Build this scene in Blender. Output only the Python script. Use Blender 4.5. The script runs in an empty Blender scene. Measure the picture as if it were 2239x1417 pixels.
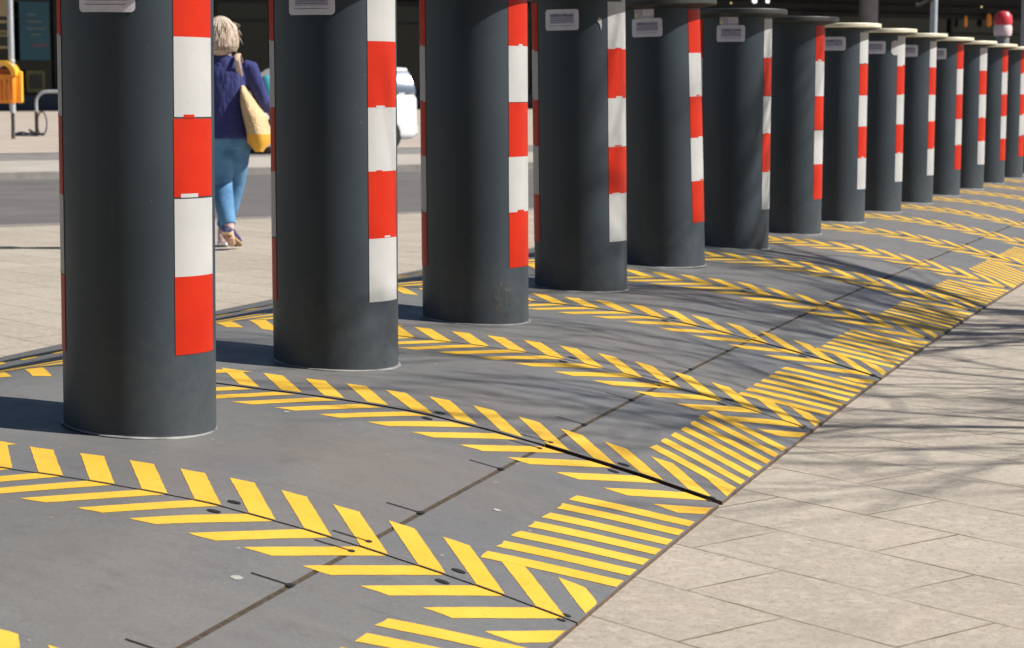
import bpy, bmesh, math, random
from mathutils import Vector, Matrix
R = math.radians
S = 0.205                      # metres per unit of the stripe module (one red or white field)
scene = bpy.context.scene
col = scene.collection

# ------------------------------------------------------------------ helpers
class MB:
    """collects faces and links them as ONE mesh object"""
    def __init__(self): self.v = []; self.f = []; self.m = []
    def add(self, verts, faces, mi=0):
        b = len(self.v); self.v += [tuple(p) for p in verts]
        for f in faces: self.f.append([b + i for i in f]); self.m.append(mi)
    def quad(self, a, b, c, d, mi=0): self.add([a, b, c, d], [(0, 1, 2, 3)], mi)
    def grid(self, fn, nu, nv, mi=0, flip=False):
        vs = [fn(i / nu, j / nv) for j in range(nv + 1) for i in range(nu + 1)]
        fs = []
        for j in range(nv):
            for i in range(nu):
                a = j * (nu + 1) + i; q = (a, a + 1, a + nu + 2, a + nu + 1)
                fs.append(q[::-1] if flip else q)
        self.add(vs, fs, mi)
    def box(self, c, s, mi=0, rot=None, bev=0):
        x, y, z = s[0] / 2, s[1] / 2, s[2] / 2
        if bev:
            b = min(bev, x * .9, y * .9, z * .9)
            rings = []
            for zz, o in ((-z, b), (-z + b, 0), (z - b, 0), (z, b)):
                X, Y = x - o, y - o; k = b
                rings.append([(-X + k, -Y, zz), (X - k, -Y, zz), (X, -Y + k, zz), (X, Y - k, zz), (X - k, Y, zz), (-X + k, Y, zz), (-X, Y - k, zz), (-X, -Y + k, zz)])
            vs = [p for r in rings for p in r]; fs = [tuple(range(7, -1, -1)), tuple(range(24, 32))]
            for r in range(3):
                for i in range(8):
                    j = (i + 1) % 8; fs.append((r * 8 + i, r * 8 + j, r * 8 + 8 + j, r * 8 + 8 + i))
        else:
            vs = [(-x, -y, -z), (x, -y, -z), (x, y, -z), (-x, y, -z), (-x, -y, z), (x, -y, z), (x, y, z), (-x, y, z)]
            fs = [(3, 2, 1, 0), (4, 5, 6, 7), (0, 1, 5, 4), (1, 2, 6, 5), (2, 3, 7, 6), (3, 0, 4, 7)]
        M = rot.to_4x4() if rot else Matrix()
        self.add([M @ Vector(p) + Vector(c) for p in vs], fs, mi)
    def loft(self, rings, mi=0, caps=True):
        n = len(rings[0]); vs = [p for r in rings for p in r]; fs = []
        for k in range(len(rings) - 1):
            for i in range(n):
                j = (i + 1) % n; fs.append((k * n + i, k * n + j, (k + 1) * n + j, (k + 1) * n + i))
        if caps: fs += [tuple(range(n - 1, -1, -1)), tuple(range((len(rings) - 1) * n, len(rings) * n))]
        self.add(vs, fs, mi)
    def tube(self, pts, rad, seg=12, mi=0, caps=True):
        pts = [Vector(p) for p in pts]; rr = rad if isinstance(rad, (list, tuple)) else [rad] * len(pts)
        rings = []; up = None
        for i, p in enumerate(pts):
            d = (pts[min(i + 1, len(pts) - 1)] - pts[max(i - 1, 0)]).normalized()
            if up is None: up = Vector((1, 0, 0)) if abs(d.x) < .8 else Vector((0, 1, 0))
            a = d.cross(up).normalized(); b = d.cross(a).normalized(); up = a.cross(d).normalized()
            r = rr[i]; ra, rb = (r if isinstance(r, (tuple, list)) else (r, r))
            rings.append([p + a * math.cos(-t) * ra + b * math.sin(-t) * rb for t in [2 * math.pi * k / seg for k in range(seg)]])
        self.loft(rings, mi, caps)
    def lathe(self, prof, seg=48, mi=0, c=(0, 0, 0), caps=True):
        self.loft([[(c[0] + r * math.cos(2 * math.pi * k / seg), c[1] + r * math.sin(2 * math.pi * k / seg), c[2] + z) for k in range(seg)] for r, z in prof], mi, caps)
    def ball(self, c, r, mi=0, nu=20, nv=12):
        r = (r, r, r) if not isinstance(r, (tuple, list)) else r
        rings = []
        for j in range(1, nv):
            ph = -math.pi / 2 + math.pi * j / nv
            rings.append([(c[0] + r[0] * math.cos(ph) * math.cos(2 * math.pi * i / nu), c[1] + r[1] * math.cos(ph) * math.sin(2 * math.pi * i / nu), c[2] + r[2] * math.sin(ph)) for i in range(nu)])
        self.loft(rings, mi)
    def build(self, name, mats, parent=None, smooth=False, angle=40):
        me = bpy.data.meshes.new(name); me.from_pydata(self.v, [], self.f); me.validate()
        mats = mats if isinstance(mats, (list, tuple)) else [mats]
        for m in mats: me.materials.append(m)
        if len(mats) > 1 and len(me.polygons) == len(self.m): me.polygons.foreach_set('material_index', self.m)
        if smooth:
            me.polygons.foreach_set('use_smooth', [True] * len(me.polygons))
            try: me.set_sharp_from_angle(angle=R(angle))
            except Exception: pass
        me.update()
        o = bpy.data.objects.new(name, me); col.objects.link(o)
        if parent: o.parent = parent
        return o

def tag(o, label=None, cat=None, group=None, kind=None):
    if label: o['label'] = label
    if cat: o['category'] = cat
    if group: o['group'] = group
    if kind: o['kind'] = kind
    return o
def empty(name, loc=(0, 0, 0), rz=0.0):
    o = bpy.data.objects.new(name, None); o.empty_display_size = .2; o.location = loc; o.rotation_euler = (0, 0, rz)
    col.objects.link(o); return o

# ------------------------------------------------------------------ materials
def mat(name, color, rough=.6, metal=0, spec=.5, coat=0):
    m = bpy.data.materials.new(name); m.use_nodes = True
    b = m.node_tree.nodes['Principled BSDF']
    b.inputs['Base Color'].default_value = (*color, 1); b.inputs['Roughness'].default_value = rough
    b.inputs['Metallic'].default_value = metal; b.inputs['Specular IOR Level'].default_value = spec
    b.inputs['Coat Weight'].default_value = coat
    return m
class NT:
    def __init__(s, m): s.t = m.node_tree; s.b = s.t.nodes['Principled BSDF']
    def n(s, typ, **kw):
        x = s.t.nodes.new(typ)
        for k, v in kw.items():
            if k in x.inputs.keys(): x.inputs[k].default_value = v
            else: setattr(x, k, v)
        return x
    def l(s, a, b): s.t.links.new(a, b)
    def coord(s, scale=(1, 1, 1), rot=(0, 0, 0), loc=(0, 0, 0)):
        # world position: the pattern carries on from one thing to the next and stays put in the place
        g = s.n('ShaderNodeNewGeometry'); mp = s.n('ShaderNodeMapping')
        mp.inputs['Scale'].default_value = scale; mp.inputs['Rotation'].default_value = rot; mp.inputs['Location'].default_value = loc
        s.l(g.outputs['Position'], mp.inputs['Vector']); return mp.outputs['Vector']
    def noise(s, vec, scale, detail=4, rough=.55):
        x = s.n('ShaderNodeTexNoise', Scale=scale, Detail=detail, Roughness=rough); s.l(vec, x.inputs['Vector']); return x.outputs['Fac']
    def ramp(s, fac, stops):
        x = s.n('ShaderNodeValToRGB'); e = x.color_ramp.elements
        while len(e) < len(stops): e.new(.5)
        for q, (p, c) in zip(e, stops): q.position = p; q.color = (*c, 1) if len(c) == 3 else c
        s.l(fac, x.inputs['Fac']); return x.outputs['Color']
    def mix(s, fac, a, b, mode='MIX'):
        x = s.n('ShaderNodeMix', data_type='RGBA', blend_type=mode)
        for sock, v in ((x.inputs['Factor'], fac), (x.inputs['A'], a), (x.inputs['B'], b)):
            pass
        def put(sock, v):
            if hasattr(v, 'links') or hasattr(v, 'is_output'): s.l(v, sock)
            elif isinstance(v, (int, float)): sock.default_value = v
            else: sock.default_value = (*v, 1)
        put(x.inputs[0], fac); put(x.inputs[6], a); put(x.inputs[7], b)
        return x.outputs[2]
    def bump(s, h, strength=.2, dist=.01):
        x = s.n('ShaderNodeBump', Strength=strength, Distance=dist); s.l(h, x.inputs['Height']); s.l(x.outputs['Normal'], s.b.inputs['Normal']); return x
    def color(s, c): s.l(c, s.b.inputs['Base Color'])
    def rough(s, c): s.l(c, s.b.inputs['Roughness'])

def g3(v): return (v, v, v)
def noisy(name, c0, c1, scale, rough=.7, bump=.1, bd=.004, metal=0, detail=5, **kw):
    m = mat(name, c0, rough, metal, **kw); t = NT(m); v = t.coord()
    f = t.noise(v, scale, detail)
    t.color(t.ramp(f, [(.3, c0), (.7, c1)])); t.bump(t.noise(v, scale * 6, 3), bump, bd); return m

# bollard paint: satin anthracite with dust, scuffs, faint rain runs
M = {}
m = mat('bollard_paint', (.02, .025, .03), .5, 0, .5); t = NT(m)
v = t.coord()
big = t.noise(v, 3.2, 5); fine = t.noise(v, 190, 3); run = t.noise(t.coord((26, 26, 1.1)), 1, 4)
c = t.ramp(big, [(.3, (.019, .031, .043)), (.7, (.027, .042, .057))])
c = t.mix(t.ramp(run, [(.56, g3(0)), (.74, g3(.14))]), c, (.05, .056, .058))
spk = t.noise(v, 75, 2)
sx = t.n('ShaderNodeSeparateXYZ'); t.l(t.coord(), sx.inputs[0])
fz = t.n('ShaderNodeMath', operation='MULTIPLY_ADD'); t.l(sx.outputs['Z'], fz.inputs[0]); fz.inputs[1].default_value = -1.6; t.l(t.noise(v, 30, 5, .7), fz.inputs[2])
c = t.mix(t.ramp(fz.outputs[0], [(.12, g3(0)), (.62, g3(.45))]), c, (.085, .088, .086))
c = t.mix(t.ramp(spk, [(.74, g3(0)), (.78, g3(.45))]), c, (.17, .17, .16))
c = t.mix(t.ramp(t.noise(t.coord((60, 60, 5), (R(4), R(3), 0)), 1, 3, .6), [(.72, g3(0)), (.78, g3(.4))]), c, (.09, .095, .098))
t.color(c); t.rough(t.ramp(big, [(.25, g3(.44)), (.75, g3(.56))])); t.bump(fine, .12, .0015); M['paint'] = m

m = mat('cap_metal', (.52, .49, .38), .45, .15); t = NT(m); v = t.coord()
t.color(t.ramp(t.noise(v, 9, 5), [(.3, (.58, .55, .42)), (.7, (.76, .72, .58))])); M['cap'] = m
M['capdarker'] = noisy('cap_darker', (.022, .025, .026), (.04, .042, .042), 9, .5)
m = mat('cap_under', (.02, .024, .028), .6); t = NT(m); t.color(t.ramp(t.noise(t.coord(), 11, 4), [(.3, (.016, .019, .022)), (.7, (.03, .034, .038))])); M['capdark'] = m

def foil(name, a, b, speck):
    m = mat(name, a, .45, 0, .2); t = NT(m); v = t.coord()
    c = t.ramp(t.noise(v, 6, 5), [(.3, a), (.7, b)])
    c = t.mix(t.ramp(t.noise(t.coord((14, 14, 1.2)), 1, 4, .6), [(.54, g3(0)), (.74, g3(.30))]), c, speck)
    c = t.mix(t.ramp(t.noise(v, 60, 3), [(.66, g3(0)), (.76, g3(.5))]), c, speck)
    t.color(c)
    w = t.noise(t.coord((1, 1, .3)), 300, 2); t.bump(w, .05, .001); return m
M['red'] = foil('red_foil', (.42, .013, .002), (.50, .020, .003), (.25, .016, .009))
M['white'] = foil('white_foil', (.40, .40, .40), (.455, .453, .45), (.30, .29, .28))
M['sticker'] = noisy('sticker_film', (.56, .55, .64), (.66, .65, .72), 30, .35, .03)
M['ink'] = noisy('sticker_print', (.08, .08, .16), (.17, .17, .26), 120, .5, .0)
M['lilac'] = noisy('sticker_panel', (.36, .35, .46), (.44, .43, .54), 60, .4, .0)
M['amber'] = noisy('sticker_amber', (.62, .50, .22), (.70, .58, .30), 60, .4, .0)

# platform plates
def plate(name, base):
    m = mat(name, g3(base), .45, 0, .65); t = NT(m); v = t.coord()
    big = t.noise(v, 1.7, 6, .6); med = t.noise(v, 9, 5, .65); fine = t.noise(v, 420, 2); st = t.noise(t.coord((2.2, 14, 1), (0, 0, R(8))), 1, 5)
    c = t.ramp(big, [(.25, (base * .80, base * .80, base * .81)), (.55, (base, base * .985, base * .965)), (.8, (base * 1.15, base * 1.12, base * 1.08))])
    c = t.mix(t.ramp(med, [(.42, g3(0)), (.75, g3(.35))]), c, (base * .70, base * .67, base * .64))
    c = t.mix(t.ramp(st, [(.5, g3(0)), (.8, g3(.30))]), c, (base * 1.30, base * 1.26, base * 1.2))  # paler streaks painted in for a faint sheen
    c = t.mix(t.ramp(t.noise(v, 34, 4, .6), [(.66, g3(0)), (.74, g3(.4))]), c, (base * .5, base * .46, base * .42))
    c = t.mix(t.ramp(t.noise(v, 130, 4, .75), [(.30, g3(.55)), (.48, g3(0))]), c, g3(base * .55))
    c = t.mix(t.ramp(t.noise(v, 110, 4, .75), [(.53, g3(0)), (.70, g3(.6))]), c, (base * 1.45, base * 1.40, base * 1.34))
    c = t.mix(t.ramp(t.noise(v, 15, 6, .72), [(.52, g3(0)), (.68, g3(.38))]), c, (base * .62, base * .57, base * .53))
    c = t.mix(t.ramp(t.noise(t.coord((1, 1, 1), (0, 0, 0), (7, 3, 1)), .9, 5, .62), [(.48, g3(0)), (.68, g3(.55))]), c, (base * 1.0, base * .86, base * .76))
    c = t.mix(t.ramp(t.noise(t.coord((1, 1, 1), (0, 0, 0), (2, 9, 4)), 1.4, 5, .62), [(.50, g3(0)), (.70, g3(.5))]), c, (base * .72, base * .80, base * .95))
    c = t.mix(t.ramp(t.noise(t.coord((1.2, 40, 1), (0, 0, R(-14))), 1, 4, .6), [(.66, g3(0)), (.76, g3(.5))]), c, (base * .62, base * .60, base * .58))
    sp = t.n('ShaderNodeTexVoronoi', Scale=9.0); t.l(v, sp.inputs['Vector'])
    c = t.mix(t.ramp(sp.outputs['Distance'], [(.030, g3(.6)), (.05, g3(0))]), c, (.42, .40, .38))
    t.color(c); t.rough(t.ramp(med, [(.3, g3(.38)), (.7, g3(.58))])); t.bump(fine, .25, .0016); return m
M['deck'] = plate('deck_coating', .170)
M['ramp'] = plate('ramp_coating', .160)
m = mat('marking_paint', (.60, .36, .03), .6, 0, .15); t = NT(m); v = t.coord()
c = t.ramp(t.noise(v, 4, 5), [(.3, (.66, .385, .040)), (.7, (.74, .465, .065))])
c = t.mix(t.ramp(t.noise(v, 26, 5, .65), [(.55, g3(0)), (.72, g3(.30))]), c, (.46, .26, .035))
c = t.mix(t.ramp(t.noise(v, 80, 4, .7), [(.64, g3(0)), (.70, g3(.75))]), c, (.17, .145, .10))
c = t.mix(t.ramp(t.noise(t.coord((3, 22, 1), (0, 0, R(20))), 1, 5, .6), [(.58, g3(0)), (.78, g3(.35))]), c, (.30, .20, .06))
t.color(c); t.bump(t.noise(v, 420, 2), .2, .0012); M['yellow'] = m
M['gapblack'] = noisy('gap_black', (.012, .012, .014), (.022, .021, .022), 30, .8)
m = mat('seam_grit', (.07, .05, .03), .9); t = NT(m); v = t.coord()
t.color(t.ramp(t.noise(v, 60, 5, .7), [(.3, (.022, .017, .012)), (.55, (.06, .045, .03)), (.75, (.13, .10, .07))])); t.bump(t.noise(v, 200, 3), .6, .004); M['grit'] = m
M['edge'] = noisy('plate_edge', (.07, .045, .03), (.13, .08, .05), 40, .85)
M['gum'] = noisy('dropping', (.30, .29, .27), (.40, .38, .36), 80, .8)
M['collar'] = noisy('collar_weld', (.09, .088, .085), (.36, .35, .34), 14, .6)
M['black'] = noisy('black_steel', (.012, .012, .013), (.02, .02, .022), 30, .5)

# paving slabs
def paving(name, ang, bw, rh, c_lo, c_hi, mortar, off=(0, 0), msz=.006, green=.5):
    m = mat(name, c_lo, .85, 0, .3); t = NT(m)
    v = t.coord((1, 1, 1), (0, 0, R(-ang)), (off[0], off[1], 0)); w = t.coord()
    # slightly wandering joints
    dn = t.n('ShaderNodeTexNoise', Scale=6.0, Detail=3.0); t.l(w, dn.inputs['Vector'])
    sub = t.n('ShaderNodeVectorMath', operation='SUBTRACT'); t.l(dn.outputs['Color'], sub.inputs[0]); sub.inputs[1].default_value = (.5, .5, .5)
    sc = t.n('ShaderNodeVectorMath', operation='SCALE'); t.l(sub.outputs[0], sc.inputs[0]); sc.inputs['Scale'].default_value = .012
    ad = t.n('ShaderNodeVectorMath', operation='ADD'); t.l(v, ad.inputs[0]); t.l(sc.outputs[0], ad.inputs[1])
    br = t.n('ShaderNodeTexBrick', Scale=1.0); br.offset = .5
    br.inputs['Brick Width'].default_value = bw; br.inputs['Row Height'].default_value = rh
    br.inputs['Mortar Size'].default_value = msz; br.inputs['Mortar Smooth'].default_value = .3; br.inputs['Bias'].default_value = 0
    br.inputs['Color1'].default_value = (0, 0, 0, 1); br.inputs['Color2'].default_value = (1, 1, 1, 1); br.inputs['Mortar'].default_value = (.5, .5, .5, 1)
    t.l(ad.outputs[0], br.inputs['Vector'])
    big = t.noise(w, 1.3, 5, .6); ag = t.noise(w, 48, 4, .7); ag2 = t.noise(w, 160, 3, .7)
    c = t.mix(t.ramp(br.outputs['Color'], [(0, g3(0)), (1, g3(1))]), c_lo, c_hi)
    c = t.mix(t.ramp(big, [(.3, g3(.45)), (.65, g3(0))]), c, tuple(x * .82 for x in c_lo))
    c = t.mix(t.ramp(t.noise(w, 5.5, 5, .65), [(.48, g3(0)), (.72, g3(.30))]), c, (c_hi[0] * 1.06, c_hi[1] * .97, c_hi[2] * .88))
    c = t.mix(t.ramp(ag, [(.34, g3(.55)), (.50, g3(0))]), c, tuple(x * .60 for x in c_lo))
    c = t.mix(t.ramp(t.noise(w, 22, 5, .7), [(.50, g3(0)), (.66, g3(.45))]), c, tuple(min(1, x * 1.22) for x in c_hi))
    c = t.mix(t.ramp(t.noise(w, 95, 4, .75), [(.32, g3(.6)), (.46, g3(0))]), c, tuple(x * .58 for x in c_lo))
    c = t.mix(t.ramp(t.noise(w, 2.2, 6, .7), [(.56, g3(0)), (.70, g3(.4))]), c, tuple(x * .72 for x in c_lo))
    c = t.mix(t.ramp(ag2, [(.58, g3(0)), (.70, g3(.45))]), c, tuple(min(1, x * 1.35) for x in c_hi))
    jc = t.ramp(t.noise(w, 2.6, 4), [(.40, mortar), (.60, (mortar[0] * 1.5, mortar[1] * 1.5, mortar[2] * .8))])
    jv = t.ramp(t.noise(w, 3.4, 4), [(.34, g3(.18)), (.60, g3(.85))])
    fm = t.n('ShaderNodeMath', operation='MULTIPLY'); t.l(br.outputs['Fac'], fm.inputs[0]); t.l(jv, fm.inputs[1])
    c = t.mix(fm.outputs[0], c, jc)
    t.color(c)
    h = t.n('ShaderNodeMath', operation='MULTIPLY_ADD'); t.l(fm.outputs[0], h.inputs[0]); h.inputs[1].default_value = -2.0; t.l(ag, h.inputs[2])
    t.bump(h.outputs[0], .35, .004); return m
M['paving'] = paving('plaza_slabs', -31, 3.14 * S, 1.57 * S, (.385, .335, .28), (.465, .41, .345), (.085, .068, .042), (.0, .0), msz=.0048)
M['farpave'] = paving('pavement_slabs', 52, .6, .4, (.42, .36, .31), (.47, .41, .355), (.22, .18, .15), msz=.008)
m = noisy('asphalt', (.105, .098, .097), (.145, .136, .132), 1.2, .85, .3, .004); M['asphalt'] = m
M['strip'] = noisy('light_setts', (.36, .32, .28), (.44, .40, .35), 1.8, .85, .2)
M['band'] = noisy('grey_setts', (.17, .16, .155), (.23, .215, .205), 2.5, .85, .3)
M['kerb'] = noisy('kerb_granite', (.20, .185, .17), (.28, .26, .24), 8, .8)
M['ground'] = noisy('far_ground', (.20, .18, .16), (.26, .24, .21), .3, .9)

# ------------------------------------------------------------------ the place: row of bollards on a humped platform
P = 6.4717
def row0(s):
    d = min(s / P - 5, 0); d = max(d, -8)
    return .02238 * d * d, -.00837 * d * d
def hermite(xs, ys, x):
    n = len(xs)
    if x <= xs[0]: return ys[0] + (x - xs[0]) * (ys[1] - ys[0]) / (xs[1] - xs[0])
    if x >= xs[-1]: return ys[-1] + (x - xs[-1]) * (ys[-1] - ys[-2]) / (xs[-1] - xs[-2])
    i = max(k for k in range(n - 1) if xs[k] <= x)
    def sl(k):
        if k == 0: return (ys[1] - ys[0]) / (xs[1] - xs[0])
        if k == n - 1: return (ys[-1] - ys[-2]) / (xs[-1] - xs[-2])
        return (ys[k + 1] - ys[k - 1]) / (xs[k + 1] - xs[k - 1])
    h = xs[i + 1] - xs[i]; u = (x - xs[i]) / h
    return (2*u**3 - 3*u*u + 1) * ys[i] + (u**3 - 2*u*u + u) * h * sl(i) + (-2*u**3 + 3*u*u) * ys[i+1] + (u**3 - u*u) * h * sl(i+1)
LT = [-10.4, -8, -6, -4.4, -3.6, -3.0, -2.4]; LZ = [-1.22, -.78, -.36, -.03, .105, .16, .165]
TR = [-1, 0, 1, 2, 2.7, 3.2, 3.75, 4.1, 4.6, 5.5, 6.1, 6.65, 7.05]
ZR = [.04, -.035, -.10, -.19, -.272, -.36, -.46, -.533, -.64, -.85, -1.0, -1.15, -1.26]
def zprof(t):
    return hermite(LT + TR, LZ + ZR, t)
def surf(t, s, up=0.0):
    x0, z0 = row0(s)
    return Vector(((x0 + t) * S, s * S, (z0 + zprof(t) + up) * S))
T_R, T_SEAM, T_L, T_LSEAM = 7.04, 4.53, -10.4, -7.6
def gz(Y): return -1.315 + row0(Y)[1] * .95            # plaza level (S units)

# street-aligned frame of the background
ES, EN = Vector((.617, .787, 0)), Vector((-.787, .617, 0))
def street(a, q, z=0): return (ES * a + EN * q) * S + Vector((0, 0, z * S))
def zq(q):
    if q < 58.7: return -1.262
    if q < 107.5: return -1.45
    if q < 232: return -1.0 + (q - 107.5) * .0235
    return 1.93

def sheet(name, qs, a0, a1, na, mt, zf):
    b = MB()
    for k in range(len(qs) - 1):
        for i in range(na):
            x0 = a0 + (a1 - a0) * i / na; x1 = a0 + (a1 - a0) * (i + 1) / na
            pts = [(x0, qs[k]), (x1, qs[k]), (x1, qs[k + 1]), (x0, qs[k + 1])]
            vs = []
            for a, q in pts:
                w = street(a, q); w.z = zf(a, q, w.y / S) * S; vs.append(w)
            b.quad(*vs)
    return tag(b.build(name, mt), kind='structure')
sheet('plaza_paving', [-220 + 4 * i for i in range(69)] + [58.2], -240, 420, 165, M['paving'], lambda a, q, Y: gz(Y))
sheet('road', [58.9, 80, 107.2], -400, 600, 20, M['asphalt'], lambda a, q, Y: zq(60))
sheet('parking_strip', [107.9, 121], -400, 600, 4, M['strip'], lambda a, q, Y: zq(q))
sheet('gutter_band', [121.02, 131], -400, 600, 4, M['band'], lambda a, q, Y: zq(q) - .04)
sheet('far_pavement', [131.02, 180, 232, 300], -400, 600, 20, M['farpave'], lambda a, q, Y: zq(q))
g = MB(); g.quad((-900, -900, -.62), (900, -900, -.62), (900, 900, -.62), (-900, 900, -.62)); tag(g.build('ground', M['ground']), kind='structure')
for nm, q0, q1, zt in (('kerb', 58.2, 58.9, -1.262), ('kerb', 107.2, 107.9, -.98)):
    b = MB(); A = [street(a, q, z) for a in (-400, 600) for q in (q0, q1) for z in (-2.2, zt)]
    b.add(A, [(0, 1, 3, 2), (4, 6, 7, 5), (1, 5, 7, 3), (0, 4, 5, 1), (2, 3, 7, 6)]); tag(b.build(nm, M['kerb']), kind='structure')

# ------------------------------------------------------------------ platform modules
ORD = ['first', 'second', 'third', 'fourth', 'fifth', 'sixth', 'seventh', 'eighth', 'ninth', 'tenth', 'eleventh', 'twelfth', 'thirteenth', 'fourteenth', 'fifteenth', 'sixteenth']
N_BOL = 15
JOFF = {-1: -.05, 0: -.07, 1: .16, 2: .0, 3: -.03, 4: -.12, 5: -.25, 6: -.15}
def joint_s(k): return (k - .5) * P + JOFF.get(k, 0)       # joint in front of bollard k
GAP = {1: .10, 3: .075, 7: .09}
rng = random.Random(5)
def plate_mesh(t0, t1, s0, s1, depth=.22, spots=()):
    b = MB(); nt = max(3, int(abs(t1 - t0) / .12)); ns = max(3, int((s1 - s0) / .8))
    b.grid(lambda u, w: surf(t0 + (t1 - t0) * u, s0 + (s1 - s0) * w), nt, ns, 0)
    for (ta, tb, sa, sb) in ((t0, t1, s0, s0), (t1, t1, s0, s1), (t1, t0, s1, s1), (t0, t0, s1, s0)):
        n = nt if ta != tb else ns
        b.grid(lambda u, w: surf(ta + (tb - ta) * u, sa + (sb - sa) * u, -depth * (1 - w)), n, 1, 1)
    for (t, s, r, el) in spots:
        k = 9; b.add([surf(t + r * math.cos(2 * math.pi * i / k) * rng.uniform(.75, 1.15), s + r * el * math.sin(2 * math.pi * i / k) * rng.uniform(.75, 1.15), .006) for i in range(k)], [tuple(range(k))], 2)
    return b
def bar(b, tA, tB, sA, sB, sh, w, lo=None, hi=None, up=.005, nu=3, nv=14):
    """a painted bar: at sA it spans [tA, tA+w]; at sB it is shifted by sh"""
    def fn(u, v):
        t = tA + w * u + sh * v
        if u in (0, 1): t += rng.uniform(-.0045, .0045)
        if v == 1: v += rng.uniform(-.009, .009)
        if hi is not None: t = min(t, hi)
        if lo is not None: t = max(t, lo)
        return surf(t, sA + (sB - sA) * v, up)
    b.grid(fn, nu, nv, 0, flip=(sB < sA))
def hole(_, t, s, rt, rs):
    b = MB(); k = 12; b.add([surf(t + rt * math.cos(2 * math.pi * i / k), s + rs * math.sin(2 * math.pi * i / k), .0095) for i in range(k)], [tuple(range(k))], 0); put(b, 'fixing_hole', M['black'], False)
def slit(_, t0, t1, s, w=.028):
    b = MB(); b.grid(lambda u, v: surf(t0 + (t1 - t0) * u, s + w * (v - .5), .0095), 5, 1); put(b, 'slot', M['black'], False)

for n in range(-2, 17):
    s0, s1 = joint_s(n), joint_s(n + 1)
    ga, gb = GAP.get(n, .024), GAP.get(n + 1, .024)
    a, e = s0 + ga, s1 - gb
    root = empty('barrier_plate', surf(0, (s0 + s1) / 2))
    inv = Matrix.Translation(-root.location)
    def put(mb, nm, mts, smooth=True, parent=root, ang=25):
        if parent is root:
            mb.v = [tuple(Vector(p) - root.location) for p in mb.v]
        return mb.build(nm, mts, parent, smooth, ang)
    sp = []
    for _ in range(3): sp.append((rng.uniform(-1, 4.3), rng.uniform(a + .3, e - .3), rng.uniform(.012, .024), rng.uniform(.8, 1.3)))
    if n == -1: sp.append((4.05, -5.45, .07, 1.1))
    if n == 0: sp += [(5.12, -.35, .05, 1.0), (1.2, 2.0, .05, 1)]
    put(plate_mesh(T_LSEAM + .03, T_SEAM - .034, s0 + min(ga, .05), s1 - min(gb, .05), spots=sp), 'deck', [M['deck'], M['edge'], M['gum']])
    put(plate_mesh(T_SEAM + .034, T_R, a, e, depth=.16), 'ramp', [M['ramp'], M['edge'], M['gum']])
    put(plate_mesh(T_L, T_LSEAM - .03, a, e, depth=.16), 'ramp', [M['ramp'], M['edge'], M['gum']])
    b = MB(); b.grid(lambda u, v: surf(T_SEAM - .04 + .08 * u, a + (e - a) * v, -.008), 2, 8)
    put(b, 'seam_filler', M['grit'])
    b = MB(); b.grid(lambda u, v: surf(T_L + (T_R - T_L) * u, s1 - gb - .03 + (2 * gb + .06) * v, -.10), 90, 1)
    put(b, 'dark_gap_strip', M['gapblack'])  # dark strip added to keep the open gap black where sun would enter
    # chevrons: half on either side of each joint, pointing down the ramps
    for sj, sg, gp in ((s0, 1, ga), (s1, -1, gb)):
        b = MB(); k = -1
        while True:
            tv = 2.80 + .683 * (k - 4)
            if tv > 8.1: break
            if tv > -.4:
                lean = rng.uniform(-.025, .025)
                bar(b, tv - .33, 0, sj + sg * (gp + .012), sj + sg * (1.22 + rng.uniform(-.03, .03)), -.83 + lean, .33, hi=T_R - .015)
            tl = -3.8 - (tv - 2.8)        # mirrored on the far flank
            if tv > .2:
                bar(b, tl, 0, sj + sg * (gp + .012), sj + sg * 1.22, .83, .33, lo=T_L + .02)
            k += 1
        put(b, 'chevron_marking', M['yellow'])
    # ladder of bars along the lower edge
    b = MB(); mid = (s0 + s1) / 2; sl = -.93 if n in (1, 6, 10) else .66
    c0 = -.82 if sl > 0 else .05
    for k in range(7):
        sc = mid + (k - 3) * .57 + (c0 + .30 if sl > 0 else .35)
        jit = rng.uniform(-.015, .015)
        def fn(u, v, sc=sc, jit=jit):
            jj = rng.uniform(-.0045, .0045) if v in (0, 1) else 0
            return surf(5.60 + 1.42 * u + (rng.uniform(-.02, .02) if u == 0 else 0), sc + jit + sl * u + .31 * (v - .5) + jj, .0065)
        b.grid(fn, 18, 2)
    put(b, 'edge_marking', M['yellow'])
    for sj, sg in ((s0, 1), (s1, -1)) if n < 9 else ():
        for t in (2.86, 5.6): hole(b, t, sj + sg * .26, .085, .055)
        hole(b, 6.9, sj + sg * .10, .05, .035)
        slit(b, 4.09, 4.5, sj + sg * .25)
        slit(b, 4.09, 4.5, sj + sg * 1.88)
        hole(b, 4.53, sj + sg * 1.88, .05, .06); hole(b, 4.53, sj + sg * .25, .04, .05)
    if n < 0: lab = 'grey steel plate with yellow chevrons at the bottom left, before the nearest bollard' if n == -1 else 'grey steel plate cut off by the bottom edge of the picture'
    elif n < N_BOL: lab = 'grey humped steel plate with yellow chevron edges carrying the %s bollard from the left' % ORD[n]
    else: lab = 'grey humped steel plate behind the last bollard at the right edge'
    tag(root, lab, 'ramp plate', 'plates joined into the long humped platform')

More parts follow.
